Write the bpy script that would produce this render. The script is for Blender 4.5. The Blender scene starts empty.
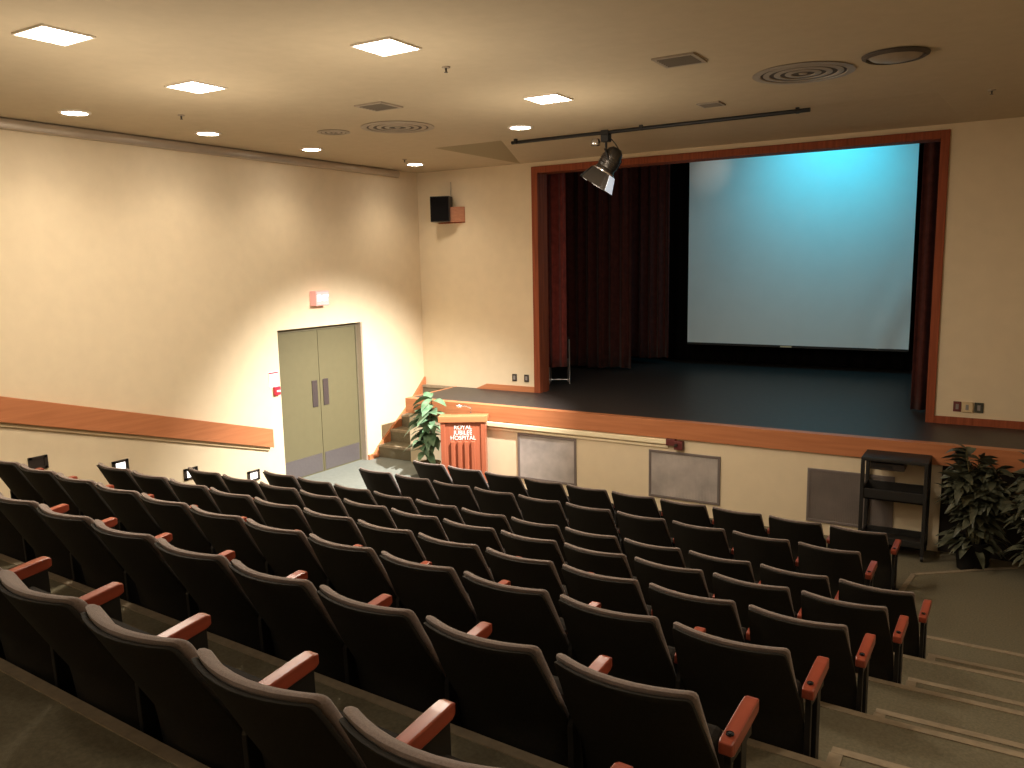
import bpy, math, random
from mathutils import Vector, Matrix
random.seed(7)
S = bpy.context.scene
COL = S.collection
PI = math.pi

# ------------------------------------------------------------------ materials
def mat(name, col, rough=0.6, metal=0.0, noise=0.0, nscale=20.0, bump=0.0, bscale=60.0, spec=0.5, col2=None,
        wood=False, emis=None, estr=0.0, sheen=0.0, axis='X'):
    m = bpy.data.materials.new(name); m.use_nodes = True
    nt = m.node_tree; b = nt.nodes['Principled BSDF']
    b.inputs['Base Color'].default_value = (*col, 1)
    b.inputs['Roughness'].default_value = rough
    b.inputs['Metallic'].default_value = metal
    b.inputs['Specular IOR Level'].default_value = spec
    if sheen: b.inputs['Sheen Weight'].default_value = sheen
    if emis:
        b.inputs['Emission Color'].default_value = (*emis, 1)
        b.inputs['Emission Strength'].default_value = estr
    tc = nt.nodes.new('ShaderNodeTexCoord')
    if noise > 0 or wood:
        n = nt.nodes.new('ShaderNodeTexNoise'); n.inputs['Scale'].default_value = nscale
        n.inputs['Detail'].default_value = 5
        mp = nt.nodes.new('ShaderNodeMapping')
        if wood: mp.inputs['Scale'].default_value = {'X': (.5, 9, 9), 'Y': (9, .5, 9), 'Z': (9, 9, .5)}[axis]
        nt.links.new(tc.outputs['Object'], mp.inputs['Vector'])
        nt.links.new(mp.outputs['Vector'], n.inputs['Vector'])
        r = nt.nodes.new('ShaderNodeValToRGB')
        r.color_ramp.elements[0].position = .3; r.color_ramp.elements[1].position = .72
        c2 = col2 or tuple(c * (1 - noise) for c in col)
        r.color_ramp.elements[0].color = (*c2, 1); r.color_ramp.elements[1].color = (*col, 1)
        nt.links.new(n.outputs['Fac'], r.inputs['Fac'])
        nt.links.new(r.outputs['Color'], b.inputs['Base Color'])
    if bump > 0:
        n2 = nt.nodes.new('ShaderNodeTexNoise'); n2.inputs['Scale'].default_value = bscale
        n2.inputs['Detail'].default_value = 4
        nt.links.new(tc.outputs['Object'], n2.inputs['Vector'])
        bp = nt.nodes.new('ShaderNodeBump'); bp.inputs['Strength'].default_value = bump
        bp.inputs['Distance'].default_value = 0.01
        nt.links.new(n2.outputs['Fac'], bp.inputs['Height'])
        nt.links.new(bp.outputs['Normal'], b.inputs['Normal'])
    return m

M = {}
M['wall'] = mat('cream_wall_paint', (.735, .605, .415), .65, noise=.05, nscale=6, bump=.12, bscale=90, spec=.25)
M['ceil'] = mat('ceiling_paint', (.54, .445, .305), .8, noise=.06, nscale=9, bump=.1, bscale=120, spec=.2)
M['carpet'] = mat('grey_green_carpet', (.19, .165, .108), .95, noise=.28, nscale=70, bump=.4, bscale=400, spec=.1)
M['hallfloor'] = mat('blue_grey_floor', (.20, .215, .19), .7, noise=.15, nscale=30, bump=.1, bscale=300, spec=.25)
M['nosing'] = mat('worn_step_edge', (.30, .235, .155), .75, noise=.25, nscale=25, spec=.25)
M['wood'] = mat('orange_oak', (.52, .20, .085), .38, wood=True, nscale=3.0, col2=(.42, .15, .06), axis='X')
M['woody'] = mat('orange_oak_rail', (.52, .20, .085), .4, wood=True, nscale=3.0, col2=(.42, .15, .06), axis='Y')
M['woodz'] = mat('red_brown_frame_wood', (.34, .09, .038), .65, spec=.15, wood=True, nscale=3.0, col2=(.2, .05, .022), axis='Z')
M['armwood'] = mat('red_stained_arm_wood', (.33, .068, .035), .28, wood=True, nscale=4.0, col2=(.22, .042, .022), axis='Y')
M['lectwood'] = mat('red_oak_lectern', (.36, .105, .05), .42, wood=True, nscale=3.0, col2=(.28, .075, .035), axis='Z')
M['stagefl'] = mat('dark_stage_floor', (.046, .038, .034), .42, noise=.35, nscale=12, bump=.05, bscale=40, spec=.3)
M['screen'] = mat('projection_screen', (.78, .78, .74), .85, noise=.03, nscale=3, bump=.06, bscale=4)
M['black'] = mat('black_drape', (.006, .005, .005), .95, spec=.1)
M['curtain'] = mat('maroon_velvet', (.22, .042, .034), .9, noise=.4, nscale=12, spec=.1, sheen=.15)
M['curtain_b'] = mat('dark_maroon_velvet', (.085, .024, .019), .92, noise=.4, nscale=12, spec=.1, sheen=.1)
M['cushion'] = mat('grey_mauve_upholstery', (.22, .165, .14), .95, noise=.3, nscale=160, bump=.3, bscale=500, spec=.12, sheen=.3)
M['shell'] = mat('black_back_shell', (.021, .018, .0135), .8, noise=.3, nscale=90, bump=.15, bscale=300, spec=.18)
M['seatfab'] = mat('dark_seat_upholstery', (.03, .026, .022), .95, noise=.3, nscale=160, spec=.1)
M['iron'] = mat('black_iron', (.012, .011, .010), .5, spec=.4)
M['steel'] = mat('brushed_steel', (.42, .40, .40), .38, metal=.85, noise=.1, nscale=40)
M['darksteel'] = mat('dark_steel', (.08, .07, .06), .35, metal=.8)
M['chrome'] = mat('bright_metal', (.75, .74, .74), .2, metal=.95)
M['door'] = mat('olive_door_paint', (.135, .118, .062), .5, noise=.06, nscale=10, spec=.35)
M['doorframe'] = mat('dark_olive_frame', (.13, .115, .07), .5, spec=.35)
M['kick'] = mat('grey_kick_plate', (.17, .15, .15), .42, metal=.5, noise=.1, nscale=30)
M['push'] = mat('grey_push_plate', (.095, .075, .072), .42, metal=.5)
M['cove'] = mat('painted_metal_trunking', (.55, .46, .36), .33, metal=.45, noise=.12, nscale=5)
M['white'] = mat('white_card', (.82, .78, .76), .6)
M['red'] = mat('red_enamel', (.55, .02, .05), .4)
M['darkred'] = mat('dark_red_box', (.13, .025, .022), .5)
M['plateblk'] = mat('dark_outlet_plate', (.03, .022, .018), .45)
M['plategrn'] = mat('dark_green_plate', (.05, .05, .035), .45)
M['cream'] = mat('cream_raceway', (.86, .74, .50), .45)
M['beige'] = mat('beige_box', (.62, .47, .27), .55)
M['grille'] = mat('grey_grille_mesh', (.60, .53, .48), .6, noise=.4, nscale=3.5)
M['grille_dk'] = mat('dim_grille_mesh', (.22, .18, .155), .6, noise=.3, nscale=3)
M['grframe'] = mat('grey_grille_frame', (.20, .165, .15), .5, metal=.3)
M['vent'] = mat('ceiling_diffuser_paint', (.37, .30, .22), .5, noise=.2, nscale=10)
M['ventdk'] = mat('diffuser_shadow_slot', (.075, .058, .045), .8)
M['ventslat'] = mat('grey_vent_slats', (.15, .12, .085), .6)
M['facet'] = mat('painted_shade_facet', (.36, .29, .17), .85)  # ceiling paint darkened to put the recess flank's shade into its colour
M['leaf'] = mat('variegated_leaf', (.05, .13, .06), .4, noise=.1, nscale=9, col2=(.20, .30, .18))
M['leafd'] = mat('dark_glossy_leaf', (.016, .020, .010), .45, noise=.1, nscale=11, col2=(.12, .12, .075))
M['stem'] = mat('plant_stem', (.10, .085, .035), .7)
M['pot'] = mat('tan_woven_pot', (.26, .18, .085), .8, noise=.4, nscale=60, bump=.3, bscale=90)
M['potd'] = mat('dark_pot', (.006, .005, .004), .8, spec=.2)
M['soil'] = mat('potting_soil', (.03, .02, .012), .95)
M['cart'] = mat('black_cart_plastic', (.016, .014, .012), .55, spec=.35)
M['shadepanel'] = mat('painted_plant_shade', (.018, .012, .008), .8)
M['lamp'] = mat('lit_diffuser', (1, 1, 1), .5, emis=(1, .93, .82), estr=26)
M['ring'] = mat('white_light_trim', (.8, .74, .64), .45)
M['steplens'] = mat('lit_step_lens', (1, 1, 1), .5, emis=(1, .95, .92), estr=1.6)
M['exitface'] = mat('lit_exit_face', (.75, .35, .33), .5, emis=(1, .48, .46), estr=.62)
M['exitbox'] = mat('pink_exit_housing', (.72, .38, .34), .5, emis=(1, .45, .42), estr=.22)
M['exitletter'] = mat('lit_exit_letters', (1, .9, .9), .5, emis=(1, .96, .96), estr=1.8)
M['lens'] = mat('glowing_lens_and_flap', (.80, .82, .85), .4, emis=(.86, .9, 1), estr=.45)  # lit lens; its glow also paints lamplight on one barn door
M['letter'] = mat('white_lettering', (.85, .80, .76), .5)
M['grey'] = mat('grey_label', (.25, .22, .2), .5)

# ------------------------------------------------------------------ mesh builder
class MB:
    def __init__(self): self.v = []; self.f = []
    def add(self, vs, fs, mx=None):
        o = len(self.v)
        for p in vs:
            p = Vector(p)
            if mx is not None: p = mx @ p
            self.v.append(tuple(p))
        self.f += [tuple(i + o for i in f) for f in fs]
        return self
    def box(self, a, b, mx=None):
        (x0, y0, z0), (x1, y1, z1) = a, b
        return self.add([(x0, y0, z0), (x1, y0, z0), (x1, y1, z0), (x0, y1, z0), (x0, y0, z1), (x1, y0, z1), (x1, y1, z1), (x0, y1, z1)],
                        [(3, 2, 1, 0), (4, 5, 6, 7), (0, 1, 5, 4), (1, 2, 6, 5), (2, 3, 7, 6), (3, 0, 4, 7)], mx)
    def cbox(self, c, s, mx=None):
        return self.box([c[i] - s[i] / 2 for i in range(3)], [c[i] + s[i] / 2 for i in range(3)], mx)
    def prism(self, poly, z0, z1, mx=None):          # polygon (ccw) in xy extruded along z
        n = len(poly)
        vs = [(x, y, z0) for x, y in poly] + [(x, y, z1) for x, y in poly]
        fs = [tuple(range(n - 1, -1, -1)), tuple(range(n, 2 * n))] + [(i, (i + 1) % n, n + (i + 1) % n, n + i) for i in range(n)]
        return self.add(vs, fs, mx)
    def tube(self, pts, r, n=10, r1=None, mx=None):
        pts = [Vector(p) for p in pts]; vs = []; fs = []; m = len(pts)
        for i, p in enumerate(pts):
            d = (pts[min(i + 1, m - 1)] - pts[max(i - 1, 0)]).normalized()
            u = d.cross(Vector((0, 0, 1)))
            if u.length < 1e-3: u = Vector((1, 0, 0))
            u.normalize(); w = d.cross(u)
            rr = r if r1 is None else r + (r1 - r) * i / (m - 1)
            for k in range(n):
                a = 2 * PI * k / n
                vs.append(p + (u * math.cos(a) + w * math.sin(a)) * rr)
        for i in range(m - 1):
            for k in range(n):
                fs.append((i * n + k, i * n + (k + 1) % n, (i + 1) * n + (k + 1) % n, (i + 1) * n + k))
        fs.append(tuple(range(n - 1, -1, -1))); fs.append(tuple(range((m - 1) * n, m * n)))
        return self.add(vs, fs, mx)
    def lathe(self, prof, n=32, mx=None, ring=False):            # (radius, z) profile about z
        vs = []; fs = []; m = len(prof)
        for r, z in prof:
            for k in range(n):
                a = 2 * PI * k / n; vs.append((r * math.cos(a), r * math.sin(a), z))
        for i in range(m - 1):
            for k in range(n):
                fs.append((i * n + k, i * n + (k + 1) % n, (i + 1) * n + (k + 1) % n, (i + 1) * n + k))
        if ring:                                     # closed profile: join the last circle to the first
            for k in range(n): fs.append(((m - 1) * n + k, (m - 1) * n + (k + 1) % n, (k + 1) % n, k))
            return self.add(vs, fs, mx)
        if prof[0][0] > 1e-6: fs.append(tuple(range(n - 1, -1, -1)))
        if prof[-1][0] > 1e-6: fs.append(tuple(range((m - 1) * n, m * n)))
        return self.add(vs, fs, mx)
    def build(self, name, m, parent=None, smooth=False, bevel=0.0, loc=None):
        me = bpy.data.meshes.new(name); me.from_pydata(self.v, [], self.f); me.update()
        me.materials.append(m)
        if smooth:
            me.polygons.foreach_set('use_smooth', [True] * len(me.polygons))
            me.set_sharp_from_angle(angle=math.radians(40))
        o = bpy.data.objects.new(name, me); COL.objects.link(o)
        if parent is not None: o.parent = parent
        if loc is not None: o.location = loc
        if bevel > 0:
            md = o.modifiers.new('edge', 'BEVEL'); md.width = bevel; md.segments = 2; md.limit_method = 'ANGLE'
        return o

def thing(name, label, cat, loc=(0, 0, 0), rz=0.0, group=None):
    o = bpy.data.objects.new(name, None); COL.objects.link(o)
    o.location = loc; o.rotation_euler = (0, 0, rz); o.empty_display_size = .05
    return tag(o, label, cat, group)
def tag(o, label, cat, group=None):
    o['label'] = label; o['category'] = cat
    if group: o['group'] = group
    return o
def struct(o):
    o['kind'] = 'structure'; return o
def along(p, d, up=(0, 0, 1)):                        # matrix whose +z points along d
    d = Vector(d).normalized(); u = Vector(up)
    x = u.cross(d)
    if x.length < 1e-4: x = Vector((1, 0, 0))
    x.normalize(); y = d.cross(x)
    m = Matrix((x, y, d)).transposed().to_4x4(); m.translation = Vector(p); return m

# ------------------------------------------------------------------ measurements (metres)
H = 4.826            # ceiling
YF = 1.21            # proscenium wall
ZS = 1.493           # stage floor
ZH = .36             # hall floor in front of the seats
XR = 9.45            # right wall
YB = -12.0           # back wall
RA = -.045           # slight turn of the seat rows
W = .55              # seat pitch
ROWS = {1: (1.785, -1.553, 1.012, 10), 2: (1.697, -2.436, 1.109, 10), 3: (1.063, -3.312, 1.197, 12), 4: (.997, -4.222, 1.430, 12),
        5: (.919, -5.114, 1.663, 12), 6: (.844, -6.009, 1.912, 12), 7: (.777, -6.913, 2.151, 12), 8: (.706, -7.817, 2.398, 12)}
FL = {1: ZH, 2: ZH}
for k in range(3, 9): FL[k] = ROWS[k][2] - (.75 if k > 3 else .725)
FL[9] = FL[8] + .245
XE = 7.56            # where the aisle steps straighten

# ------------------------------------------------------------------ shell
struct(MB().box((-.3, YB - .2, ZH - .3), (XR + .2, 0.62, ZH)).build('floor', M['carpet']))
DY0, DY1, DZ0, DZ1 = -1.83, -.22, .55, 2.605
m = MB()
m.box((-.25, YB, ZH - .3), (0, DY0, H + .3)); m.box((-.25, DY1, ZH - .3), (0, YF + .2, H + .3)); m.box((-.25, DY0, DZ1), (0, DY1, H + .3))
m.box((-.25, DY0, ZH - .3), (0, DY1, DZ0 - .03))
struct(m.build('wall_left', M['wall']))
struct(MB().box((XR, YB, ZH - .3), (XR + .2, YF + .2, H + .3)).build('wall_right', M['wall']))
struct(MB().box((-.25, YB - .2, ZH - .3), (XR + .2, YB, H + .3)).build('wall_back', M['wall']))
PX0, PX1, PZ = 2.07, 7.375, 4.765          # proscenium, outside of the wooden frame
m = MB()
m.box((0, YF, ZH), (PX0 + .06, YF + .2, H + .4)); m.box((PX1 - .06, YF, ZH), (XR, YF + .2, H + .4)); m.box((PX0 + .06, YF, PZ - .06), (PX1 - .06, YF + .2, H + .4))
struct(m.build('wall_front', M['wall']))
# ceiling with the hipped recess above the proscenium
RX0, RX1, RY = 1.885, 7.52, -.86
BZ = 4.926; BXL, BXR, BY = 2.505, 7.34, -.30
m = MB()
def quad(mb, *p): mb.add(p, [tuple(range(len(p)))])
quad(m, (-.25, YB, H), (-.25, RY, H), (XR + .2, RY, H), (XR + .2, YB, H))
quad(m, (-.25, RY, H), (-.25, YF + .1, H), (RX0, YF + .1, H), (RX0, RY, H))
RXA = 7.392
quad(m, (RXA, RY, H), (RX1, YF, H), (RX1, YF + .1, H), (XR + .2, YF + .1, H), (XR + .2, RY, H))
quad(m, (RX0, RY, H), (BXL, BY, BZ), (BXR, BY, BZ), (RXA, RY, H))
quad(m, (BXL, BY, BZ), (RX0, YF, H), (RX1, YF, H), (BXR, BY, BZ))
quad(m, (RXA, RY, H), (BXR, BY, BZ), (RX1, YF, H))
m.box((-.25, YB, H + .35), (XR + .2, YF + .2, H + .45))
struct(m.build('ceiling', M['ceil']))
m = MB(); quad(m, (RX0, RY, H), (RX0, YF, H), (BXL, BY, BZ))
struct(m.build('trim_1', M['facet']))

# stage house
m = MB()
m.box((.62, 0.02, ZS - .12), (XR, YF + .2, ZS)); m.box((.2, YF + .2, ZS - .12), (XR, 6.4, ZS))
struct(m.build('stage_floor', M['stagefl']))
m = MB()
m.box((0.0, YF + .2, ZS), (.2, 6.4, 6.2)); m.box((XR, YF + .2, ZS), (XR + .2, 6.4, 6.2)); m.box((0, 6.4, ZS - .2), (XR + .2, 6.6, 6.2)); m.box((0, YF + .2, 6.2), (XR + .2, 6.6, 6.3))
m.box((0, YF + .2, H + .4), (XR, YF + .22, 6.2))
struct(m.build('wall_stage', M['black']))
m = MB()
m.box((.64, 0, ZH), (7.555, .12, ZS - .13)); m.box((.64, .12, ZH), (.76, YF, ZS - .13))
struct(m.build('wall_stage_front', M['wall']))
struct(MB().box((7.555, .03, ZH), (XR, .12, ZS - .13)).build('wall_stage_side', M['shadepanel']))  # stage front coloured near black to paint the shade behind the plants
m = MB()
m.box((.60, -.03, ZS - .21), (XR, .02, ZS + .004)); m.box((.60, .02, ZS - .21), (.64, YF, ZS + .004))
m.box((.64, .02, ZS), (XR, .09, ZS + .004))
struct(m.build('trim_2', M['wood'], bevel=.006))
m = MB()                                           # proscenium frame
m.box((PX0, YF - .025, ZS), (PX0 + .10, YF + .26, PZ)); m.box((PX1 - .09, YF - .025, ZS), (PX1, YF + .26, PZ)); m.box((PX0 + .10, YF - .025, PZ - .09), (PX1 - .09, YF + .26, PZ))
struct(m.build('trim_3', M['woodz'], bevel=.004))
m = MB()                                           # baseboards on the proscenium wall
m.prism([(1.24, ZS), (PX0, ZS), (PX0, ZS + .085), (1.22, ZS + .085), (.62, ZS - .17), (.62, ZS - .30), (.80, ZS - .30)], 0, .02,
        Matrix(((1, 0, 0, 0), (0, 0, -1, YF), (0, 1, 0, 0), (0, 0, 0, 1))))
struct(m.build('baseboard_front_left', M['wood']))
struct(MB().box((PX1, YF - .02, ZS), (XR, YF, ZS + .085)).build('baseboard_front_right', M['woodz']))

# seating tiers
def edge_y(k, x):
    y = ROWS[k - 1][1] + .14 + RA * (min(x, XE) - 4.5); return y
for k in range(3, 10):
    p = [(0, YB), (XR, YB), (XR, edge_y(k, XE)), (XE, edge_y(k, XE)), (0, edge_y(k, 0))]
    struct(MB().prism(p, (FL[k - 1] if k > 3 else ZH) - .02, FL[k]).build('seating_tier', M['carpet']))
def nosing(pts, z, w=.042, name='step_nosing', up=.005):
    m = MB()
    for (xa, ya), (xb, yb) in zip(pts, pts[1:]):
        d = Vector((xb - xa, yb - ya, 0)); L = d.length; d.normalize(); n = Vector((-d.y, d.x, 0))
        a = Vector((xa, ya, 0)); b = Vector((xb, yb, 0))
        e = [a + n * .006, b + n * .006, b - n * w, a - n * w]
        m.prism([(q.x, q.y) for q in reversed(e)], z - .03, z + up)
    return struct(m.build(name, M['nosing']))
for k in range(3, 10):
    nosing([(0, edge_y(k, 0)), (XE, edge_y(k, XE)), (XR, edge_y(k, XE))], FL[k])
# half steps in the right aisle
HS = {3: (7.70, -2.98), 4: (7.65, -3.87), 5: (7.58, -4.80), 6: (7.51, -5.68), 7: (7.45, -6.59), 8: (7.40, -7.48)}
for k, (x, y) in HS.items():
    z = (FL[k] + FL[k + 1]) / 2
    struct(MB().box((x, edge_y(k + 1, XE) - .02, FL[k] - .02), (XR, y, z)).build('aisle_half_step', M['carpet']))
    nosing([(x, y), (XR, y)], z)
    nosing([(x, edge_y(k + 1, XE) + .05), (x, y - .043)], z, .05)
# low landing at the foot of the right aisle, its edge cut at an angle
LP = [(7.345, edge_y(3, XE) - .02), (XR, edge_y(3, XE) - .02), (XR, .0), (8.55, -.0), (7.40, -.90), (7.345, -1.38)]
struct(MB().prism(LP, ZH - .02, ZH + .04).build('aisle_landing', M['carpet']))
nosing([(7.345, -1.60), (7.345, -1.38), (7.40, -.90), (8.55, .0)], ZH + .04, .04)
# raised landing at the double door
arc = [(.95 + .22 * math.cos(a), -.55 + .40 * math.sin(a)) for a in [PI / 2 * (1 - i / 8) for i in range(9)]]
p = [(-.24, DY1), (-.24, DY0), (0, DY0), (0, edge_y(4, 0)), (.96, edge_y(4, 0.9)), (1.12, -1.4)] + list(reversed(arc)) + [(.75, -.12), (.64, 0.0), (.64, .3), (0, .3), (0, DY1)]
struct(MB().prism(p, ZH - .02, .55).build('door_landing', M['hallfloor']))
# stage stair in the left corner
SY = [0, .28, .56, .84, 1.12]; SZ = [.735, .92, 1.105, 1.29, ZS]
for i, (y, z) in enumerate(zip(SY, SZ)):
    struct(MB().box((.035, y, ZH if i == 0 else SZ[i - 1] - .05), (.64, YF, z)).build('stage_stair', M['carpet']))
    struct(MB().box((.035, y - .012, z - .03), (.64, y + .035, z + .006)).build('stair_nosing', M['nosing']))
m = MB()                                           # stringer boards on the left wall
pr = [(-.22, .55), (-.10, .55), (.06, .57), (1.21, 1.20), (1.21, 1.62), (.74, 1.22), (.02, .73), (-.10, .62), (-.22, .62)]
m.prism(pr, 0, .035, Matrix(((0, 0, 1, 0), (1, 0, 0, 0), (0, 1, 0, 0), (0, 0, 0, 1))))
struct(m.build('baseboard_left', M['wood']))

# double door
dr = struct(MB().box((-.14, DY0 + .05, DZ0), (-.10, (DY0 + DY1) / 2 - .004, DZ1 - .05)).build('door_1', M['door']))
yc = (DY0 + DY1) / 2
d2 = struct(MB().box((-.14, yc + .004, DZ0), (-.10, DY1 - .05, DZ1 - .05)).build('door_2', M['door']))
MB().box((-.10, DY0 + .08, DZ0 + .02), (-.094, yc - .03, DZ0 + .27)).build('kick_plate', M['kick'], dr)
MB().box((-.10, yc + .03, DZ0 + .02), (-.094, DY1 - .07, DZ0 + .27)).build('kick_plate', M['kick'], d2)
MB().box((-.10, yc - .155, 1.49), (-.088, yc - .055, 1.86)).build('push_plate', M['push'], dr, bevel=.003)
MB().box((-.10, yc + .055, 1.49), (-.088, yc + .155, 1.86)).build('push_plate', M['push'], d2, bevel=.003)
m = MB()
m.box((-.20, DY0, DZ0), (-.085, DY0 + .05, DZ1)); m.box((-.20, DY1 - .05, DZ0), (-.085, DY1, DZ1)); m.box((-.20, DY0 + .05, DZ1 - .05), (-.085, DY1 - .05, DZ1))
m.box((-.25, DY0, DZ0), (-.15, DY1, DZ1))
struct(m.build('trim_4', M['doorframe']))
m = MB(); m.box((-.085, DY1 - .035, DZ0), (.004, DY1, DZ1))
struct(m.build('trim_5', M['cove']))

# trunking along the top of the left wall
m = MB()
prof = [(0, -.10), (.035, -.105), (.06, -.095), (.07, -.07), (.07, -.03), (.06, -.008), (.035, 0), (0, 0)]
m.prism([(x, z) for x, z in prof], 0, 12.6, Matrix(((1, 0, 0, 0), (0, 0, -1, .70), (0, 1, 0, H - .005), (0, 0, 0, 1))))
struct(m.build('trim_6', M['cove'], smooth=True))
# sloping wooden handrail board, with its beige cleat
def slope(y, y0=-2.02, z0=1.349): return z0 - .2822 * (y - y0)
rail = thing('handrail_board', 'long sloping orange wooden rail board on the left wall', 'handrail')
m = MB(); ya, yb = -9.5, -2.06
mx = Matrix(((0, 0, 1, .025), (1, 0, 0, 0), (0, 1, 0, 0), (0, 0, 0, 1)))
m.prism([(ya, slope(ya) - .262), (yb, slope(yb) - .242), (yb, slope(yb)), (ya, slope(ya))], 0, .045, mx)
m.build('board', M['woody'], rail, bevel=.006)
m = MB(); yb2 = -2.10
mx = Matrix(((0, 0, 1, 0), (1, 0, 0, 0), (0, 1, 0, 0), (0, 0, 0, 1)))
m.prism([(ya, slope(ya) - .30), (yb2, slope(yb2) - .285), (yb2, slope(yb2) - .1), (ya, slope(ya) - .1)], 0, .03, mx)
c = m.build('cleat', M['beige'], rail); c['label'] = 'beige cleat under the board'

# ------------------------------------------------------------------ auditorium chairs
def back_y(z): return .56 * (.75 - max(z, .33)) - .085 + .12 * max(0, .33 - z)
US = [-1, -.985, -.955, -.91, -.84, -.7, -.5, -.25, 0, .25, .5, .7, .84, .91, .955, .985, 1]
def shell_grid(hw, ztop, zbot, off, thick, sag, rc, rnd, widen=.0, nz=9):
    """curved padded panel: edges forward (+y), leaning back at the top, rounded corners and rolled edges"""
    lay = [(0, rnd), (rnd * .6 / thick, rnd * .25), (min(.45, rnd * 1.6 / thick), 0), (1 - min(.45, rnd * 1.6 / thick), 0), (1 - rnd * .6 / thick, rnd * .25), (1, rnd)]
    nx = len(US) - 1; vs = []; fs = []
    for s_, ins in lay:
        for j in range(nz + 1):
            t = j / nz; t = 1 - (1 - t) ** 1.4
            for u in US:
                z = zbot + ins + (ztop - zbot - 2 * ins) * t
                h = hw - ins + widen * min(1, max(0, (ztop - z) / (ztop - .47)))
                e = max(0, (abs(u) * hw - (hw - rc)) / rc)
                z = min(z, ztop - ins - rc * (1 - math.sqrt(max(0, 1 - e * e))))
                vs.append((u * h, back_y(z) + off + sag * u * u + thick * s_, z))
    n = (nx + 1) * (nz + 1); L = len(lay)
    idx = lambda l, j, i: l * n + j * (nx + 1) + i
    for j in range(nz):
        for i in range(nx):
            fs.append((idx(0, j, i), idx(0, j, i + 1), idx(0, j + 1, i + 1), idx(0, j + 1, i)))
            fs.append((idx(L - 1, j, i + 1), idx(L - 1, j, i), idx(L - 1, j + 1, i), idx(L - 1, j + 1, i + 1)))
    loop = [(0, i) for i in range(nx)] + [(j, nx) for j in range(nz)] + [(nz, i) for i in range(nx, 0, -1)] + [(j, 0) for j in range(nz, 0, -1)]
    for l in range(L - 1):
        for a, b in zip(loop, loop[1:] + loop[:1]):
            fs.append((idx(l, *b), idx(l, *a), idx(l + 1, *a), idx(l + 1, *b)))
    return vs, fs
P = {}
vs, fs = shell_grid(.233, .735, .035, 0.0, .02, .055, .016, .004, .026, 12)
P['backrest'] = MB().add(vs, fs).build('backrest', M['shell'], smooth=True)
vs, fs = shell_grid(.240, .75, .32, .021, .040, .055, .019, .012, .004)
P['back_cushion'] = MB().add(vs, fs).build('back_cushion', M['cushion'], smooth=True)
m = MB()                                           # tipped-up seat pan
mx = Matrix.Translation((0, .40, .23)) @ Matrix.Rotation(math.radians(24), 4, 'X')
m.box((-.215, -.04, 0), (.215, .04, .25), mx)
P['seat'] = m.build('seat', M['seatfab'], bevel=.025)
def arm_mesh(sx):
    m = MB(); x = sx * W / 2
    sec = [(.172, .472, .512, .022), (.19, .468, .518, .025), (.38, .492, .542, .0255), (.425, .498, .546, .025), (.445, .506, .540, .021)]
    vs = []; fs = []
    for y, z0, z1, hw in sec: vs += [(x - hw, y, z0), (x + hw, y, z0), (x + hw, y, z1), (x - hw, y, z1)]
    for i in range(len(sec) - 1):
        for k in range(4):
            a = i * 4 + k; b = i * 4 + (k + 1) % 4; fs.append((b, a, a + 4, b + 4))
    fs.append((0, 1, 2, 3)); q = (len(sec) - 1) * 4; fs.append((q + 3, q + 2, q + 1, q))
    return m.add(vs, [tuple(reversed(f)) for f in fs]).build('armrest', M['armwood'], bevel=.005)
def stand_mesh(sx):
    m = MB(); x = sx * W / 2
    T = Matrix(((0, 0, 1, x), (1, 0, 0, 0), (0, 1, 0, 0), (0, 0, 0, 1)))
    m.prism([(.17, .012), (.44, .012), (.43, .497), (.185, .470), (.16, .40)], -.0115, .0115, T)           # side panel under the armrest
    m.box((x - .02, .22, 0), (x + .02, .46, .014))             # foot plate
    m.box((x - .02, .33, .27), (x + .02, .41, .34))              # hinge boss
    return m.build('stand', M['iron'], bevel=.003)
P['armrest'] = arm_mesh(1); P['armrest_l'] = arm_mesh(-1)
def end_stand():
    m = MB(); x = W / 2
    m.box((x - .014, .29, .012), (x + .014, .345, .49)); m.box((x - .012, .19, .43), (x + .012, .40, .49)); m.box((x - .012, .19, .10), (x + .012, .215, .45)); m.box((x - .012, .19, .10), (x + .012, .32, .13))
    m.box((x - .02, .24, 0), (x + .02, .42, .014))
    return m.build('stand', M['iron'], bevel=.003)
P['stand_e'] = end_stand()
P['stand'] = stand_mesh(1); P['stand_l'] = stand_mesh(-1)
m = MB(); m.lathe([(.0, .004), (.006, .004), (.006, .0), (.012, .0), (.013, .003), (.013, -.002)], 14, Matrix.Translation((W / 2, .215, .5245)))
P['bolt'] = m.build('bolt', M['iron'])
def chair_copy(name, label, cat, loc, rz, sz, parts, first=False):
    r = thing(name, label, cat, loc, rz, 'tip-up auditorium chairs'); r.scale = (1, 1, sz)
    arms = {}
    for key in parts:
        c = P[key].copy(); COL.objects.link(c); c.name = key[:-2] if key.endswith(('_l', '_e')) else key
        c.parent = arms['armrest'] if key == 'bolt' else r
        arms[key] = c
    return r
ORD = ['first', 'second', 'third', 'fourth', 'fifth', 'sixth', 'seventh', 'eighth', 'ninth', 'tenth', 'eleventh', 'twelfth']
RN = {1: 'row nearest the stage', 2: 'second row from stage', 3: 'third row from stage', 4: 'fourth row from stage', 5: 'fifth row from stage',
      6: 'sixth row from stage', 7: 'seventh row from stage'}
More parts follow.
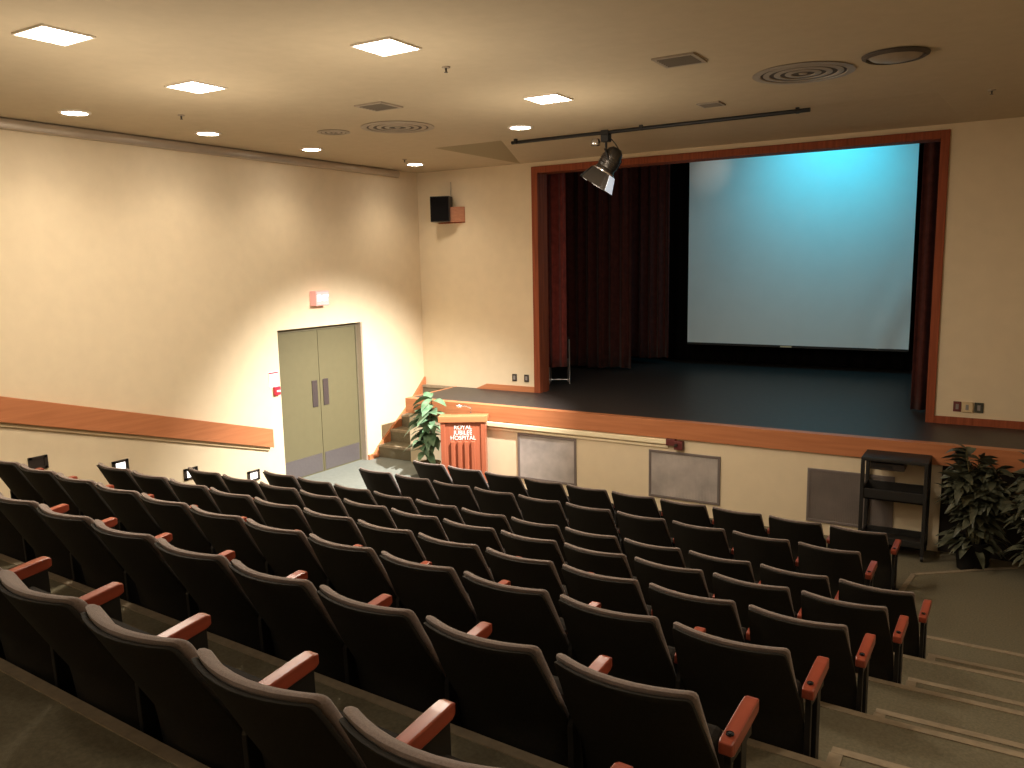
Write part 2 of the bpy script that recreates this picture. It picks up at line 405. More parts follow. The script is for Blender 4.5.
for k, (x0, Y, zt, n) in ROWS.items():
    lo = {7: 3, 8: 6}.get(k, 0)
    for i in range(lo, n):
        x = x0 + W * (i + .5); y = Y + RA * (x - 4.5)
        parts = ['backrest', 'back_cushion', 'seat', 'armrest', 'stand']
        if i == 0: parts += ['armrest_l', 'stand_l']
        if i == n - 1: parts[4] = 'stand_e'; parts += ['bolt']
        if k == 8: lab = 'dark grey chair with wooden armrest, %s from the aisle steps, rearmost row by the camera' % ORD[n - 1 - i]
        else: lab = 'dark grey chair with wooden armrest, %s from the right aisle, %s' % (ORD[n - 1 - i], RN[k])
        chair_copy('auditorium_chair', lab, 'chair', (x, y, FL[k]), RA, (zt - FL[k]) / .75, parts)
for o in P.values(): bpy.data.objects.remove(o)

# ------------------------------------------------------------------ things on the left wall
ex = thing('exit_sign', 'lit pink exit sign box above the double door', 'sign', (0, -1.10, 2.99))
MB().box((0, -.125, -.10), (.115, .125, .10)).build('housing', M['exitbox'], ex, bevel=.006)
f = MB().box((.115, -.11, -.085), (.119, .11, .085)).build('face', M['exitface'], ex)
def text(body, size, m, parent, mx, name='lettering', align='CENTER', ext=.002, space=1.0, bold=0.0):
    cu = bpy.data.curves.new(name, 'FONT'); cu.body = body; cu.size = size; cu.align_x = align; cu.align_y = 'CENTER'
    cu.extrude = ext; cu.space_line = space; cu.offset = .0
    o = bpy.data.objects.new(name, cu); COL.objects.link(o); cu.materials.append(m)
    cu.offset = bold
    dg = bpy.context.evaluated_depsgraph_get()
    me = bpy.data.meshes.new_from_object(o.evaluated_get(dg)); bpy.data.objects.remove(o)
    o = bpy.data.objects.new(name, me); COL.objects.link(o)
    o.parent = parent; o.matrix_local = mx
    return o
FACE_X = Matrix(((0, 0, 1, 0), (1, 0, 0, 0), (0, 1, 0, 0), (0, 0, 0, 1)))
t = text('EXIT', .105, M['exitletter'], ex, Matrix.Translation((.121, 0, 0)) @ FACE_X, bold=.003)

pl = thing('notice_card', 'white notice with red heading on wall left of the double door', 'notice', (0, -1.945, 1.985))
MB().box((0, -.075, -.10), (.008, .075, .10)).build('card', M['white'], pl)
MB().box((.008, -.075, .078), (.011, .075, .095)).build('heading', M['red'], pl)
fp = thing('fire_alarm_pull', 'small red fire alarm pull box below the white notice', 'alarm', (0, -1.915, 1.835))
MB().box((0, -.045, -.055), (.045, .045, .055)).build('box_body', M['red'], fp, bevel=.005)
MB().box((.045, -.028, -.012), (.06, .028, .01)).build('pull_bar', M['white'], fp)

SLAB = ['dark unlit square step light low on left wall, highest up the slope', 'lit square step light low on left wall beside the fifth row',
        'lit square step light low on left wall beside the fourth row', 'lit square step light low on left wall nearest the double door']
for i, (y, z) in enumerate([(-4.99, 1.56), (-4.14, 1.335), (-3.28, 1.055), (-2.37, .815)]):
    s = thing('step_light', SLAB[i], 'step light', (0, y, z), 0, 'step lights on the left wall')
    m = MB(); a, b = .092, .066
    for q in ((-a, -b, a, -b + .025), (-a, b - .025, a, b), (-a, -b, -a + .035, b), (a - .035, -b, a, b)): m.box((0, q[0], q[1]), (.02, q[2], q[3]))
    m.build('frame', M['plateblk'], s)
    MB().box((.002, -.06, -.043), (.01, .06, .043)).build('lens', M['plateblk'] if i == 0 else M['steplens'], s)

# ------------------------------------------------------------------ ceiling fixtures
LIGHTS = []
def square_light(x, y, lab, e):
    s = thing('square_ceiling_light', lab, 'ceiling light', (x, y, H), 0, 'square ceiling lights')
    m = MB(); a, b = .165, .152
    for q in ((-a, -a, a, -b), (-a, b, a, a), (-a, -b, -b, b), (b, -b, a, b)): m.box((q[0], q[1], -.012), (q[2], q[3], 0))
    m.build('frame', M['ring'], s)
    MB().box((-b, -b, -.008), (b, b, -.002)).build('diffuser', M['lamp'], s)
    LIGHTS.append(('A', x, y, e))
def round_light(x, y, lab, e):
    s = thing('round_downlight', lab, 'ceiling light', (x, y, H), 0, 'round downlights')
    MB().lathe([(.105, 0), (.135, 0), (.135, -.006), (.128, -.012), (.108, -.012)], 32, ring=True).build('trim_ring', M['ring'], s, smooth=True)
    MB().lathe([(.0, -.008), (.106, -.008), (.106, -.002), (0, -.002)], 32).build('diffuser', M['lamp'], s)
    LIGHTS.append(('S', x, y, e))
square_light(3.03, -6.21, 'square lit ceiling panel nearest the camera', 1.0)
square_light(2.50, -4.79, 'square lit ceiling panel between the two nearest round left wall downlights', 1.0)
square_light(4.47, -4.84, 'square lit ceiling panel near the middle of the ceiling, beside a sprinkler', 1.0)
square_light(4.50, -2.70, 'square lit ceiling panel closest to the hanging track bar', 1.0)
round_light(.76, -4.74, 'round downlight along the left wall, nearest the camera', 1.0)
round_light(.72, -3.27, 'round downlight along the left wall, second from the camera', 1.0)
round_light(.69, -1.74, 'round downlight along the left wall, second from the stage', 1.0)
round_light(.715, .25, 'round downlight along the left wall, in the stage corner', 1.0)
round_light(3.525, -1.545, 'round downlight beside the left end of the track bar', 1.0)

def round_vent(x, y, r, lab, rings, drop=.05):
    s = thing('round_ceiling_diffuser', lab, 'air vent', (x, y, H), 0, 'round ceiling air diffusers')
    MB().lathe([(0, -.004), (r * .97, -.004), (r * .97, 0), (0, 0)], 48).build('backing', M['ventdk'], s)
    for i in range(rings):
        ro = r * (1 - i / rings * .86); ri = ro - r / rings * (.62 if i == 0 else .46)
        MB().lathe([(ro, -.0045), (ro, -.007), (ri, -.011), (ri - .004, -.0045)], 64, ring=True).build('cone_ring', M['vent'], s, smooth=True)
    MB().lathe([(0, -.012), (r * .07, -.011), (r * .09, -.0045), (0, -.0045)], 24).build('centre_cap', M['vent'], s, smooth=True)
round_vent(2.52, -2.34, .38, 'large round ceiling diffuser on the left, in front of the recess', 4)
round_vent(6.57, -2.36, .38, 'large round ceiling diffuser on the right, in front of the proscenium', 4)
round_vent(1.785, -2.51, .175, 'small round ceiling vent beside the large left diffuser', 3)
s = thing('round_ceiling_diffuser', 'medium round grey ceiling vent at the right with dished centre', 'air vent', (7.25, -2.575, H), 0, 'round ceiling air diffusers')
MB().lathe([(.20, 0), (.225, -.004), (.222, -.016), (.195, -.03), (.188, -.02), (.19, 0)], 48, ring=True).build('rim', M['ventdk'], s, smooth=True)
MB().lathe([(0, -.05), (.09, -.045), (.16, -.028), (.188, -.010), (0, -.004)], 48).build('dish', M['vent'], s, smooth=True)
def square_vent(x, y, a, lab):
    s = thing('square_ceiling_vent', lab, 'air vent', (x, y, H), 0, 'square ceiling vents')
    m = MB(); b = a * .82
    for q in ((-a, -a, a, -b), (-a, b, a, a), (-a, -b, -b, b), (b, -b, a, b)): m.box((q[0], q[1], -.012), (q[2], q[3], 0))
    m.build('frame', M['vent'], s)
    MB().box((-b, -b, -.004), (b, b, 0)).build('backing', M['ventdk'], s)
    m = MB()
    for i in range(6):
        t = -b + (i + .5) * 2 * b / 6
        m.box((-b, -.004, -.003), (b, .004, .012), Matrix.Translation((0, t, -.012)) @ Matrix.Rotation(.7, 4, 'X'))
    m.build('slats', M['ventslat'], s)
square_vent(3.105, -3.32, .155, 'square ceiling vent on the left beside the large left diffuser')
square_vent(5.925, -3.34, .155, 'square ceiling vent on the right, nearest the camera of the right vents')
square_vent(5.58, -1.55, .105, 'small square ceiling vent just above the track bar')
for x, y, lab in ((4.45, -4.15, 'tiny sprinkler head on the ceiling beside the middle square light'), (1.38, -4.09, 'tiny sprinkler head near the left wall downlights'),
                  (7.80, -.66, 'tiny sprinkler head at the right end of the ceiling'), (.93, -.25, 'tiny sprinkler head by the corner downlight')):
    s = thing('sprinkler_head', lab, 'sprinkler', (x, y, H), 0, 'ceiling sprinkler heads')
    MB().lathe([(0, -.01), (.03, -.008), (.032, 0), (.03, .006), (0, .006)], 16).build('plate', M['vent'], s)
    MB().lathe([(0, -.04), (.014, -.04), (.014, -.036), (.006, -.032), (.009, -.01), (0, -.01)], 12).build('nozzle', M['darksteel'], s)

# track bar and stage spotlight
tb = thing('track_bar', 'long dark lighting pipe under the ceiling before the proscenium', 'lighting bar')
MB().tube([(2.985, -.83, H - .035), (6.32, -.87, H - .035)], .020, 12).build('pipe', M['iron'], tb, smooth=True)
for x in (3.05, 4.6, 6.2):
    MB().box((x - .015, -.90, H - .055), (x + .015, -.86, H + .02), Matrix.Translation((0, .025, 0))).build('hanger', M['iron'], tb)
sp = thing('stage_spotlight', 'black stage spotlight with pale barn doors hanging from the track bar', 'spotlight', (4.19, -.845, H - .035))
m = MB(); m.box((-.045, -.045, -.10), (.045, .045, -.026)); m.box((-.045, -.045, -.026), (.045, -.026, .022)); m.box((-.045, .026, -.026), (.045, .045, .022)); m.lathe([(0, -.18), (.014, -.18), (.014, -.09), (0, -.09)], 10)
m.build('clamp', M['iron'], sp, bevel=.006)
m = MB(); m.lathe([(0, -.045), (.05, -.04), (.055, .0), (.04, .03), (0, .035)], 18, Matrix.Translation((-.115, -.02, -.09)))
m.build('fixing_knob', M['chrome'], sp, smooth=True)
BD = Vector((-.50, -.18, -.85)).normalized(); C0 = Vector((.05, -.01, -.31))
side = BD.cross(Vector((0, 0, 1))).normalized()
m = MB()
top = Vector((0, 0, -.17))
for sg in (-1, 1):
    m.tube([top, top + side * sg * .125 + Vector((0, 0, -.02)), C0 + side * sg * .125], .011, 8)
m.build('yoke', M['iron'], sp, smooth=True)
bm = along(C0, BD)
m = MB(); m.lathe([(0, -.16), (.05, -.155), (.085, -.12), (.105, -.05), (.108, .06), (.102, .08), (.112, .10), (.112, .125), (.09, .125), (.09, .07), (0, .07)], 28, bm)
for i in range(5): m.lathe([(.108, -.04 + .02 * i), (.115, -.038 + .02 * i), (.115, -.03 + .02 * i), (.108, -.028 + .02 * i)], 28, bm, ring=True)
m.build('lamp_body', M['darksteel'], sp, smooth=True)
MB().lathe([(.0, .085), (.06, .10), (.09, .09), (.09, .08), (0, .08)], 24, bm).build('lens', M['lens'], sp, smooth=True)
MB().lathe([(.112, .118), (.128, .118), (.128, .132), (.112, .132)], 28, bm, ring=True).build('front_ring', M['chrome'], sp, smooth=True)
for i, mm in enumerate(('darksteel', 'darksteel', 'lens', 'darksteel')):  # one flap takes the lens emission to imitate lamplight falling on it
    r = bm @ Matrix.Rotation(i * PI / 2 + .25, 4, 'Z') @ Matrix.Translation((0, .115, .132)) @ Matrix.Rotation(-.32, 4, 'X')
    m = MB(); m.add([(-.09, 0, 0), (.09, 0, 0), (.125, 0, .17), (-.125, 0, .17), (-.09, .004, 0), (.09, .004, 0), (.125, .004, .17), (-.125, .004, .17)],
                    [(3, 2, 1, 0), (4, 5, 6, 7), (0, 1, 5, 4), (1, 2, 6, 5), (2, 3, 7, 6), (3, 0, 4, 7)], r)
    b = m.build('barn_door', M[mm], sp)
    if mm == 'lens': b['label'] = 'pale barn door flap with painted lamplight glow'
MB().tube([(.06, .0, -.075), (.10, .01, -.12), (.17, 0, -.22), (.19, -.02, -.33), (.12, .02, -.40)], .006, 8).build('cable', M['iron'], sp, smooth=True)

# wall speaker on wooden wedge
spk = thing('wall_speaker', 'black loudspeaker on a wooden wedge bracket high on front wall', 'speaker', (.62, YF, 4.03))
m = MB(); m.prism([(-.22, -.02), (.27, 0), (-.22, 0)], 0, .018)
m.build('shelf', M['woodz'], spk)
m = MB(); m.prism([(.05, -.16), (.27, -.012), (.27, 0), (.05, 0)], .018, .24)
m.add([], [])
w = m.build('wedge', M['wood'], spk)
mx = Matrix.Translation((-.07, -.13, .02)) @ Matrix.Rotation(.35, 4, 'Z')
MB().box((-.15, -.11, 0), (.15, .11, .38), mx).build('cabinet', M['plateblk'], spk, bevel=.008)
MB().box((-.14, -.116, .012), (.14, -.11, .368), mx).build('speaker_grille', M['black'], spk)
MB().tube([(.02, -.02, .40), (.03, -.01, .52), (.025, -.006, .62)], .004, 6).build('cable', M['grey'], spk)

# ------------------------------------------------------------------ stage front furniture
GL = ['grey framed wall grille on stage front beside the lectern', 'bright grey wall grille at the middle of the stage front', 'dark wall grille on stage front behind the black cart']
for i, (xa, xb, za, zb) in enumerate([(2.49, 3.37, .525, 1.15), (4.37, 5.26, .53, 1.12), (6.24, 7.12, .50, 1.105)]):
    g = thing('wall_grille', GL[i], 'grille', (0, 0, 0), 0, 'return air grilles in the stage front')
    m = MB(); t = .03
    for q in ((xa, za, xb, za + t), (xa, zb - t, xb, zb), (xa, za + t, xa + t, zb - t), (xb - t, za + t, xb, zb - t)): m.box((q[0], -.018, q[1]), (q[2], 0, q[3]))
    m.build('frame', M['grframe'], g, bevel=.003)
    m = MB(); m.box((xa + t, -.006, za + t), (xb - t, 0, zb - t))
    N = 46
    for j in range(N):
        x = xa + t + (xb - xa - 2 * t) * (j + .5) / N; m.box((x - .004, -.012, za + t), (x + .004, -.006, zb - t))
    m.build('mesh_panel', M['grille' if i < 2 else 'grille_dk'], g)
cd = thing('wall_conduit', 'pale double conduit running under the stage edge', 'conduit')
for z, r in ((1.240, .030), (1.175, .014)):
    MB().box((1.55, -r * 1.6, z - r), (4.62, 0, z + r)).build('raceway', M['cream'], cd, bevel=.006)
jb = thing('junction_box', 'dark red switch box at the end of the pale conduit', 'junction box', (4.69, 0, 1.22))
MB().box((-.09, -.05, -.02), (.03, 0, .06)).build('box_body', M['darkred'], jb, bevel=.004)
MB().box((.02, -.075, -.06), (.125, 0, .045)).build('plug_box', M['darkred'], jb, bevel=.006)
MB().lathe([(0, 0), (.02, 0), (.02, .02), (0, .02)], 14, Matrix.Translation((.05, -.075, 0)) @ Matrix.Rotation(PI / 2, 4, 'X')).build('socket', M['plateblk'], jb)
for x, lab in ((1.72, 'dark outlet plate on front wall left of the stage, farther from the frame'), (1.93, 'dark outlet plate on front wall next to the stage frame')):
    o = thing('outlet_plate', lab, 'outlet', (x, YF, 1.70), 0, 'outlet plates left of the stage')
    MB().box((-.04, -.012, -.055), (.04, 0, .055)).build('plate', M['plateblk'], o, bevel=.004)
    MB().box((-.018, -.018, -.03), (.018, -.012, .03)).build('socket', M['grey'], o)
for x, w_, mm, lab in ((7.60, .08, 'darkred', 'dark red outlet plate on front wall right of the stage frame'), (7.70, .11, 'beige', 'beige switch box between two dark outlet plates'),
                       (7.815, .09, 'plategrn', 'dark green outlet plate right of the beige switch box')):
    o = thing('outlet_plate', lab, 'outlet', (x, YF, 1.70), 0, 'outlet plates right of the stage')
    MB().box((-w_ / 2, -.025 if mm == 'beige' else -.012, -.058), (w_ / 2, 0, .058)).build('plate', M[mm], o, bevel=.004)
    MB().box((-.015, -.03 if mm == 'beige' else -.018, -.03), (.015, -.012, .03)).build('socket', M['grey'], o)

# lectern
lc = thing('lectern', 'red wooden lectern with white lettering standing before the stage', 'lectern', (1.90, -.42, ZH), .52); lc.scale = (.94, .94, 1.0)
hw = .315
m = MB(); m.box((-hw, -.16, 0), (hw, .22, .985)); m.build('body', M['lectwood'], lc, bevel=.008)
m = MB(); m.prism([(-.19, .985), (.24, .985), (.24, 1.03), (-.19, 1.075)], -hw - .03, hw + .03, Matrix(((0, 0, 1, 0), (1, 0, 0, 0), (0, 1, 0, 0), (0, 0, 0, 1))))
m.build('top', M['wood'], lc, bevel=.008)
m = MB()
for x in (-.145, -.05, .045, .14): m.box((x - .028, -.19, .03), (x + .028, -.16, .73))
m.build('flutes', M['lectwood'], lc, bevel=.006)
for xs in (-hw, .25): MB().box((xs, -.175, 0), (xs + .065, -.16, .985)).build('side_stile', M['lectwood'], lc, bevel=.004)
FRONT = Matrix(((1, 0, 0, 0), (0, 0, -1, 0), (0, 1, 0, 0), (0, 0, 0, 1)))
t = text('ROYAL\nJUBILEE\nHOSPITAL', .080, M['letter'], lc, Matrix.Translation((0, -.163, .845)) @ FRONT, space=.88, bold=.0)
m = MB(); m.tube([(.09, .15, 1.05), (.10, .16, 1.12), (.02, .10, 1.16), (-.03, .06, 1.165)], .011, 8)
m.lathe([(0, 0), (.018, .005), (.022, .04), (.015, .075), (0, .08)], 14, along((-.03, .06, 1.165), (-.9, -.35, .1)))
m.build('microphone', M['chrome'], lc, smooth=True)

# plants
def leaf(m, p, d, L, wd, droop, roll=0.0, n=5):
    d = Vector(d).normalized(); s = d.cross(Vector((0, 0, 1)))
    if s.length < 1e-3: s = Vector((1, 0, 0))
    s.normalize(); up = s.cross(d)
    s = (s * math.cos(roll) + up * math.sin(roll)); nrm = s.cross(d)
    vs = []; fs = []
    for i in range(n + 1):
        t = i / n; c = Vector(p) + d * L * t - Vector((0, 0, 1)) * droop * L * t * t
        w = wd * math.sin(PI * min(1, t * .93 + .05)) ** .75 * (1 - .35 * t)
        if i == n: w = .002
        vs += [c - s * w + nrm * w * .25, c, c + s * w + nrm * w * .25]
    for i in range(n):
        a = i * 3; fs += [(a, a + 1, a + 4, a + 3), (a + 1, a + 2, a + 5, a + 4)]
    m.add(vs, fs)
pp = thing('potted_plant', 'variegated green leafy plant in a tan pot beside the lectern', 'plant', (1.19, -.27, ZH))
MB().lathe([(0, 0), (.12, 0), (.15, .28), (.16, .30), (.14, .30), (.13, .26), (0, .26)], 28).build('pot', M['pot'], pp, smooth=True)
MB().lathe([(0, .262), (.131, .262), (.131, .268), (0, .27)], 20).build('soil', M['soil'], pp)
random.seed(11); lm = MB(); tops = []
for (dx, dy, h) in ((-.02, 0, 1.18), (.07, -.02, 1.05), (-.10, .0, .98), (.02, .04, .82), (-.05, -.06, .66), (.06, .0, 1.22)):
    pts = [(dx * .2, dy * .2, .24), (dx * .6, dy * .6, .24 + (h - .24) * .5), (dx * 1.3, dy * 1.3, h)]
    MB().tube(pts, .009, 7, .005).build('stem', M['stem'], pp, smooth=True)
    for i in range(13):
        a = random.uniform(0, 2 * PI); t = random.uniform(.5, 1)
        p = Vector(pts[1]).lerp(Vector(pts[2]), t * 2 - 1) if t > .5 else Vector(pts[1])
        leaf(lm, p, (math.cos(a), math.sin(a) * .75 - .15, random.uniform(-.1, .55)), random.uniform(.20, .32), random.uniform(.06, .09), random.uniform(.3, .7), random.uniform(-.6, .6))
lm.build('foliage', M['leaf'], pp, smooth=True)

def bush(x, y, h, spread, nst, nl, seed, lab, zb):
    random.seed(seed)
    b = thing('potted_plant', lab, 'plant', (x, y, zb))
    MB().lathe([(0, 0), (.13, 0), (.165, .28), (.17, .30), (.15, .30), (.14, .26), (0, .26)], 28).build('pot', M['potd'], b, smooth=True)
    lm = MB()
    for s in range(nst):
        a = 2 * PI * s / nst + random.uniform(-.3, .3); r = spread * random.uniform(.25, 1); hh = h * random.uniform(.55, 1) * (1 - .25 * r / spread)
        pts = [Vector((math.cos(a) * .05, math.sin(a) * .05, .24)), Vector((math.cos(a) * r * .4, math.sin(a) * r * .35, .24 + hh * .5)), Vector((math.cos(a) * r * .9, math.sin(a) * r * .5, hh))]
        MB().tube(pts, .010, 6, .005).build('stem', M['stem'], b, smooth=True)
        for i in range(nl):
            t = random.uniform(.15, 1) ** .8
            p = pts[0].lerp(pts[1], t * 2) if t < .5 else pts[1].lerp(pts[2], t * 2 - 1)
            al = a + random.uniform(-1.7, 1.7)
            leaf(lm, p, (math.cos(al), math.sin(al) * .6 - .12, random.uniform(-.2, .9)), random.uniform(.13, .23), random.uniform(.036, .06), random.uniform(.1, .7), random.uniform(-.8, .8))
    for i in range(nl):                            # low skirt of leaves around the pot
        al = random.uniform(PI * .95, 2.05 * PI)
        leaf(lm, (math.cos(al) * .12, math.sin(al) * .10, random.uniform(.22, .36)), (math.cos(al), math.sin(al) * .7, random.uniform(.0, .6)), random.uniform(.14, .24), random.uniform(.035, .055), random.uniform(.3, .8), random.uniform(-.6, .6))
    lm.build('foliage', M['leafd'], b, smooth=True)
bush(7.88, -.36, 1.38, .29, 18, 34, 3, 'bushy dark green potted plant right of the black cart', ZH + .0)
bush(8.45, -.60, 1.40, .30, 20, 34, 5, 'bushy dark green potted plant at the far right edge of the stage front', ZH + .04)

# AV cart
ct = thing('equipment_cart', 'black three shelf equipment cart at the right of the stage front', 'cart', (7.15, -.22, ZH))
def tray(z0, z1, name):
    m = MB(); a, b = .30, .19
    m.box((-a, -b, z0), (a, b, z0 + .02))
    for q in ((-a, -b, a, -b + .02), (-a, b - .02, a, b), (-a, -b, -a + .02, b), (a - .02, -b, a, b)): m.box((q[0], q[1], z0), (q[2], q[3], z1))
    return m.build(name, M['cart'], ct, bevel=.004)
m = MB(); m.box((-.31, -.20, .985), (.31, .20, 1.02)); m.build('top_shelf', M['cart'], ct, bevel=.008)
tray(.585, .695, 'shelf'); tray(.12, .20, 'shelf')
for sx in (-1, 1):
    for sy in (-1, 1):
        MB().box((sx * .292 - .018, sy * .182 - .018, .06), (sx * .292 + .018, sy * .182 + .018, .99)).build('leg', M['cart'], ct, bevel=.005)
        c = MB().lathe([(0, -.013), (.03, -.013), (.032, 0), (.03, .013), (0, .013)], 16, Matrix.Translation((sx * .292, sy * .182, .032)) @ Matrix.Rotation(PI / 2, 4, 'Y'))
        c.build('caster', M['iron'], ct, smooth=True)
dv = thing('video_player', 'black media player hung under the cart top shelf', 'media player', (7.07, -.22, ZH + .872))
MB().box((-.15, -.14, .02), (.17, .14, .09)).build('casing', M['plateblk'], dv, bevel=.004)
MB().box((-.12, -.145, .04), (.06, -.14, .07)).build('front_panel', M['iron'], dv)
m = MB()
for sx in (-.14, .16): m.box((sx - .008, -.10, .09), (sx + .008, .10, .11))
m.build('bracket', M['iron'], dv)

# ------------------------------------------------------------------ on the stage
sc = thing('projection_screen', 'large projection screen lit cyan hanging at the back of the stage', 'screen', (4.83, 5.3, 0))
m = MB(); NX, NZ = 40, 30; X0, X1, Z0, Z1 = -1.85, 1.85, 1.90, 5.55
vs = []; fs = []
for j in range(NZ + 1):
    for i in range(NX + 1):
        u, v = i / NX, j / NZ
        wv = .03 * max(0, u - .75) / .25 * max(0, .45 - v) / .45 * math.sin(26 * (u * 1.6 - v * .6))
        wv += .006 * math.sin(7 * u + 3 * v)
        vs.append((X0 + (X1 - X0) * u, wv, Z0 + (Z1 - Z0) * v))
for j in range(NZ):
    for i in range(NX):
        a = j * (NX + 1) + i; fs.append((a, a + 1, a + NX + 2, a + NX + 1))
m.add(vs, fs).build('fabric', M['screen'], sc, smooth=True)
MB().box((X0, -.015, 1.865), (X1, .015, 1.905)).build('bottom_bar', M['iron'], sc, bevel=.004)
MB().box((-.17, -.024, 1.872), (.02, -.015, 1.898)).build('pull_tab', M['beige'], sc)
MB().tube([(X0 - .05, 0, 5.6), (X1 + .05, 0, 5.6)], .06, 16).build('roller_case', M['iron'], sc, smooth=True)

def curtain(name, lab, pts, z0, z1, amp, wl, mm, seed=1, group=None):
    random.seed(seed); m = MB(); vs = []; fs = []
    L = [0.0]
    for a, b in zip(pts, pts[1:]): L.append(L[-1] + math.dist(a, b))
    n = int(L[-1] / wl * 10); nz = 10; ph = [random.uniform(-.8, .8) for _ in range(int(L[-1] / wl) + 3)]
    for j in range(nz + 1):
        t = j / nz
        for i in range(n + 1):
            s = L[-1] * i / n; k = max(q for q in range(len(pts) - 1) if L[q] <= s + 1e-9)
            f = (s - L[k]) / (L[k + 1] - L[k]); a, b = Vector(pts[k]), Vector(pts[k + 1]); p = a.lerp(b, f)
            d = (b - a).normalized(); nn = Vector((-d.y, d.x))
            q = int(s / wl); off = amp * math.sin(2 * PI * s / wl + ph[q] * (.6 + .4 * t)) * (1 + .25 * math.sin(s * 5 + seed)) * (.75 + .25 * (1 - t))
            p = p + nn * off
            vs.append((p.x, p.y, z0 + (z1 - z0) * t + (.012 * math.sin(9 * s + seed) if j == 0 else 0)))
    for j in range(nz):
        for i in range(n):
            a = j * (n + 1) + i; fs.append((a, a + 1, a + n + 2, a + n + 1))
    o = m.add(vs, fs).build(name, M[mm], None, smooth=True)
    sd = o.modifiers.new('cloth', 'SOLIDIFY'); sd.thickness = .006
    return tag(o, lab, 'curtain', group)
curtain('stage_curtain', 'narrow red stage curtain gathered just inside the left frame', [(1.60, 1.78), (2.26, 1.86)], 1.80, 5.6, .045, .16, 'curtain', 2)
curtain('stage_curtain', 'wide dark maroon curtain left of the screen, middle of three', [(.9, 3.85), (2.40, 4.05)], 1.535, 5.9, .07, .20, 'curtain_b', 3)
curtain('stage_curtain', 'dark maroon side curtain next to the black drape by the screen', [(1.5, 5.0), (2.72, 5.05)], 1.62, 5.9, .06, .18, 'curtain_b', 4)
curtain('stage_curtain', 'dark maroon curtain gathered just inside the right frame', [(7.06, 1.90), (7.7, 1.85)], 1.52, 5.6, .045, .15, 'curtain_b', 5)
curtain('black_backdrop', 'black backdrop drape hanging behind the screen', [(.6, 5.85), (9.0, 5.85)], 1.50, 6.1, .04, .3, 'black', 6)

fc = thing('folding_chair', 'folded dark chair with pale metal legs at left edge of stage', 'chair', (1.98, 2.15, ZS), .5)
m = MB()
for sx in (-.16, .16):
    m.tube([(sx, -.10, .01), (sx, .06, .48), (sx, .10, .70)], .012, 8)
    m.tube([(sx * .85, .12, .01), (sx * .85, .0, .40)], .011, 8)
m.tube([(-.16, -.08, .08), (.16, -.08, .08)], .010, 8)
m.build('frame', M['steel'], fc, smooth=True)
MB().box((-.15, .02, .32), (.15, .05, .60), Matrix.Rotation(-.12, 4, 'X')).build('seat', M['cart'], fc, bevel=.01)
MB().box((-.16, .09, .58), (.16, .11, .74)).build('backrest', M['cart'], fc, bevel=.01)

# ------------------------------------------------------------------ light
WARM = (1.0, .86, .68)
def spot(p, target, e, size, blend, col, r=.08, name='lamp'):
    l = bpy.data.lights.new(name, 'SPOT'); l.energy = e; l.spot_size = math.radians(size); l.spot_blend = blend; l.color = col; l.shadow_soft_size = r
    o = bpy.data.objects.new(name, l); COL.objects.link(o); o.location = p
    o.rotation_euler = (Vector(target) - Vector(p)).to_track_quat('-Z', 'Y').to_euler(); return o
def area(p, e, size, col, name='lamp', target=None):
    l = bpy.data.lights.new(name, 'AREA'); l.energy = e; l.size = size; l.color = col; l.shape = 'SQUARE'
    o = bpy.data.objects.new(name, l); COL.objects.link(o); o.location = p
    if target is not None: o.rotation_euler = (Vector(target) - Vector(p)).to_track_quat('-Z', 'Y').to_euler()
    return o
EN = {(.76, -4.74): 100, (.72, -3.27): 95, (.69, -1.74): 95, (.715, .25): 105, (3.525, -1.545): 130}
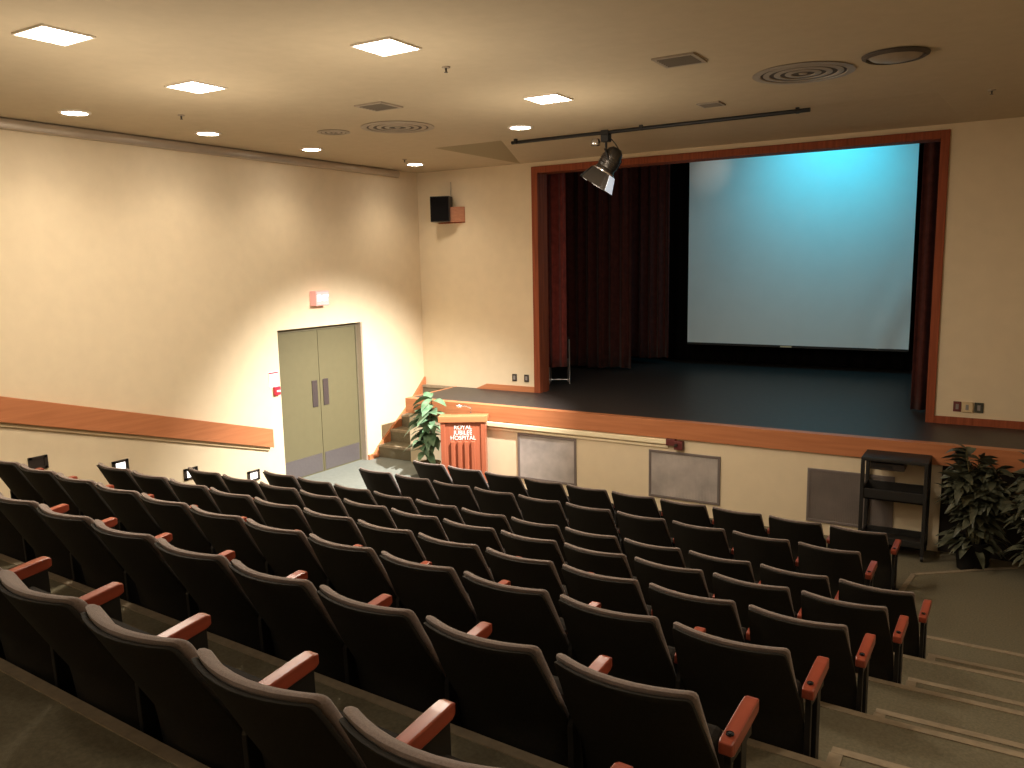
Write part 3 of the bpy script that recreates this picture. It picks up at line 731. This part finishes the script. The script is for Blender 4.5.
for kind, x, y, e in LIGHTS:
    if kind == 'A': area((x, y, H - .02), 36, .3, WARM)
    else: spot((x, y, H - .03), (x, y, 0), EN[(x, y)] * .5, 132, .9, WARM, .12)
    if kind == 'A':  # unseen fill point added below each panel to lift ambient and ceiling light
        l = bpy.data.lights.new('added_ceiling_fill', 'POINT'); l.energy = 26; l.color = WARM; l.shadow_soft_size = .25
        o = bpy.data.objects.new('added_ceiling_fill', l); COL.objects.link(o); o.location = (x, y, H - .95)
for x, y in ((7.6, -8.4), (4.6, -10.2), (1.6, -9.4), (8.6, -5.6)):      # house lights over the back rows and the aisle
    area((x, y, H - .02), 16, .3, WARM, 'house_light')
g = sp.location + C0 + BD * .15
spot(g, (.30, -.75, .35), 3200, 68, 1.0, (1.0, .95, .89), .05, 'stage_spotlight_beam')
spot((5.5, 3.75, 5.75), (5.3, 5.3, 4.35), 235, 120, 1.0, (.01, .54, .78), .12, 'cyan_stage_lamp')
spot((3.9, 3.9, 5.7), (3.40, 5.3, 4.98), 15, 30, 1.0, (1.0, .88, .78), .08, 'white_stage_lamp')
area((4.8, 2.2, 5.6), 10, 1.2, (1.0, .95, .88), 'stage_wash', target=(4.8, 5.2, 2.2))
wd = bpy.data.worlds.new('World'); S.world = wd; wd.use_nodes = True
wd.node_tree.nodes['Background'].inputs[0].default_value = (.9, .75, .55, 1)
wd.node_tree.nodes['Background'].inputs[1].default_value = .05

# ------------------------------------------------------------------ camera
cam = bpy.data.cameras.new('camera'); co = bpy.data.objects.new('camera', cam); COL.objects.link(co)
cam.sensor_width = 36; cam.sensor_fit = 'HORIZONTAL'; cam.lens = 815.377 / 1024 * 36; cam.clip_start = .02; cam.clip_end = 100
r = Vector((0.8534380305, 0.5208375649, -0.0192810555)); u = Vector((-0.0599743945, 0.1348870572, 0.9890442628)); f = Vector((-0.5177321702, 0.8429316181, -0.1463546620))
mw = Matrix((r, u, -f)).transposed().to_4x4(); mw.translation = Vector((8.06466, -9.20382, 3.40567))
co.matrix_world = mw
S.camera = co
S.view_settings.view_transform = 'Standard'
S.view_settings.look = 'None'
S.view_settings.exposure = 0.22
S.cycles.use_denoising = True
S.cycles.max_bounces = 8
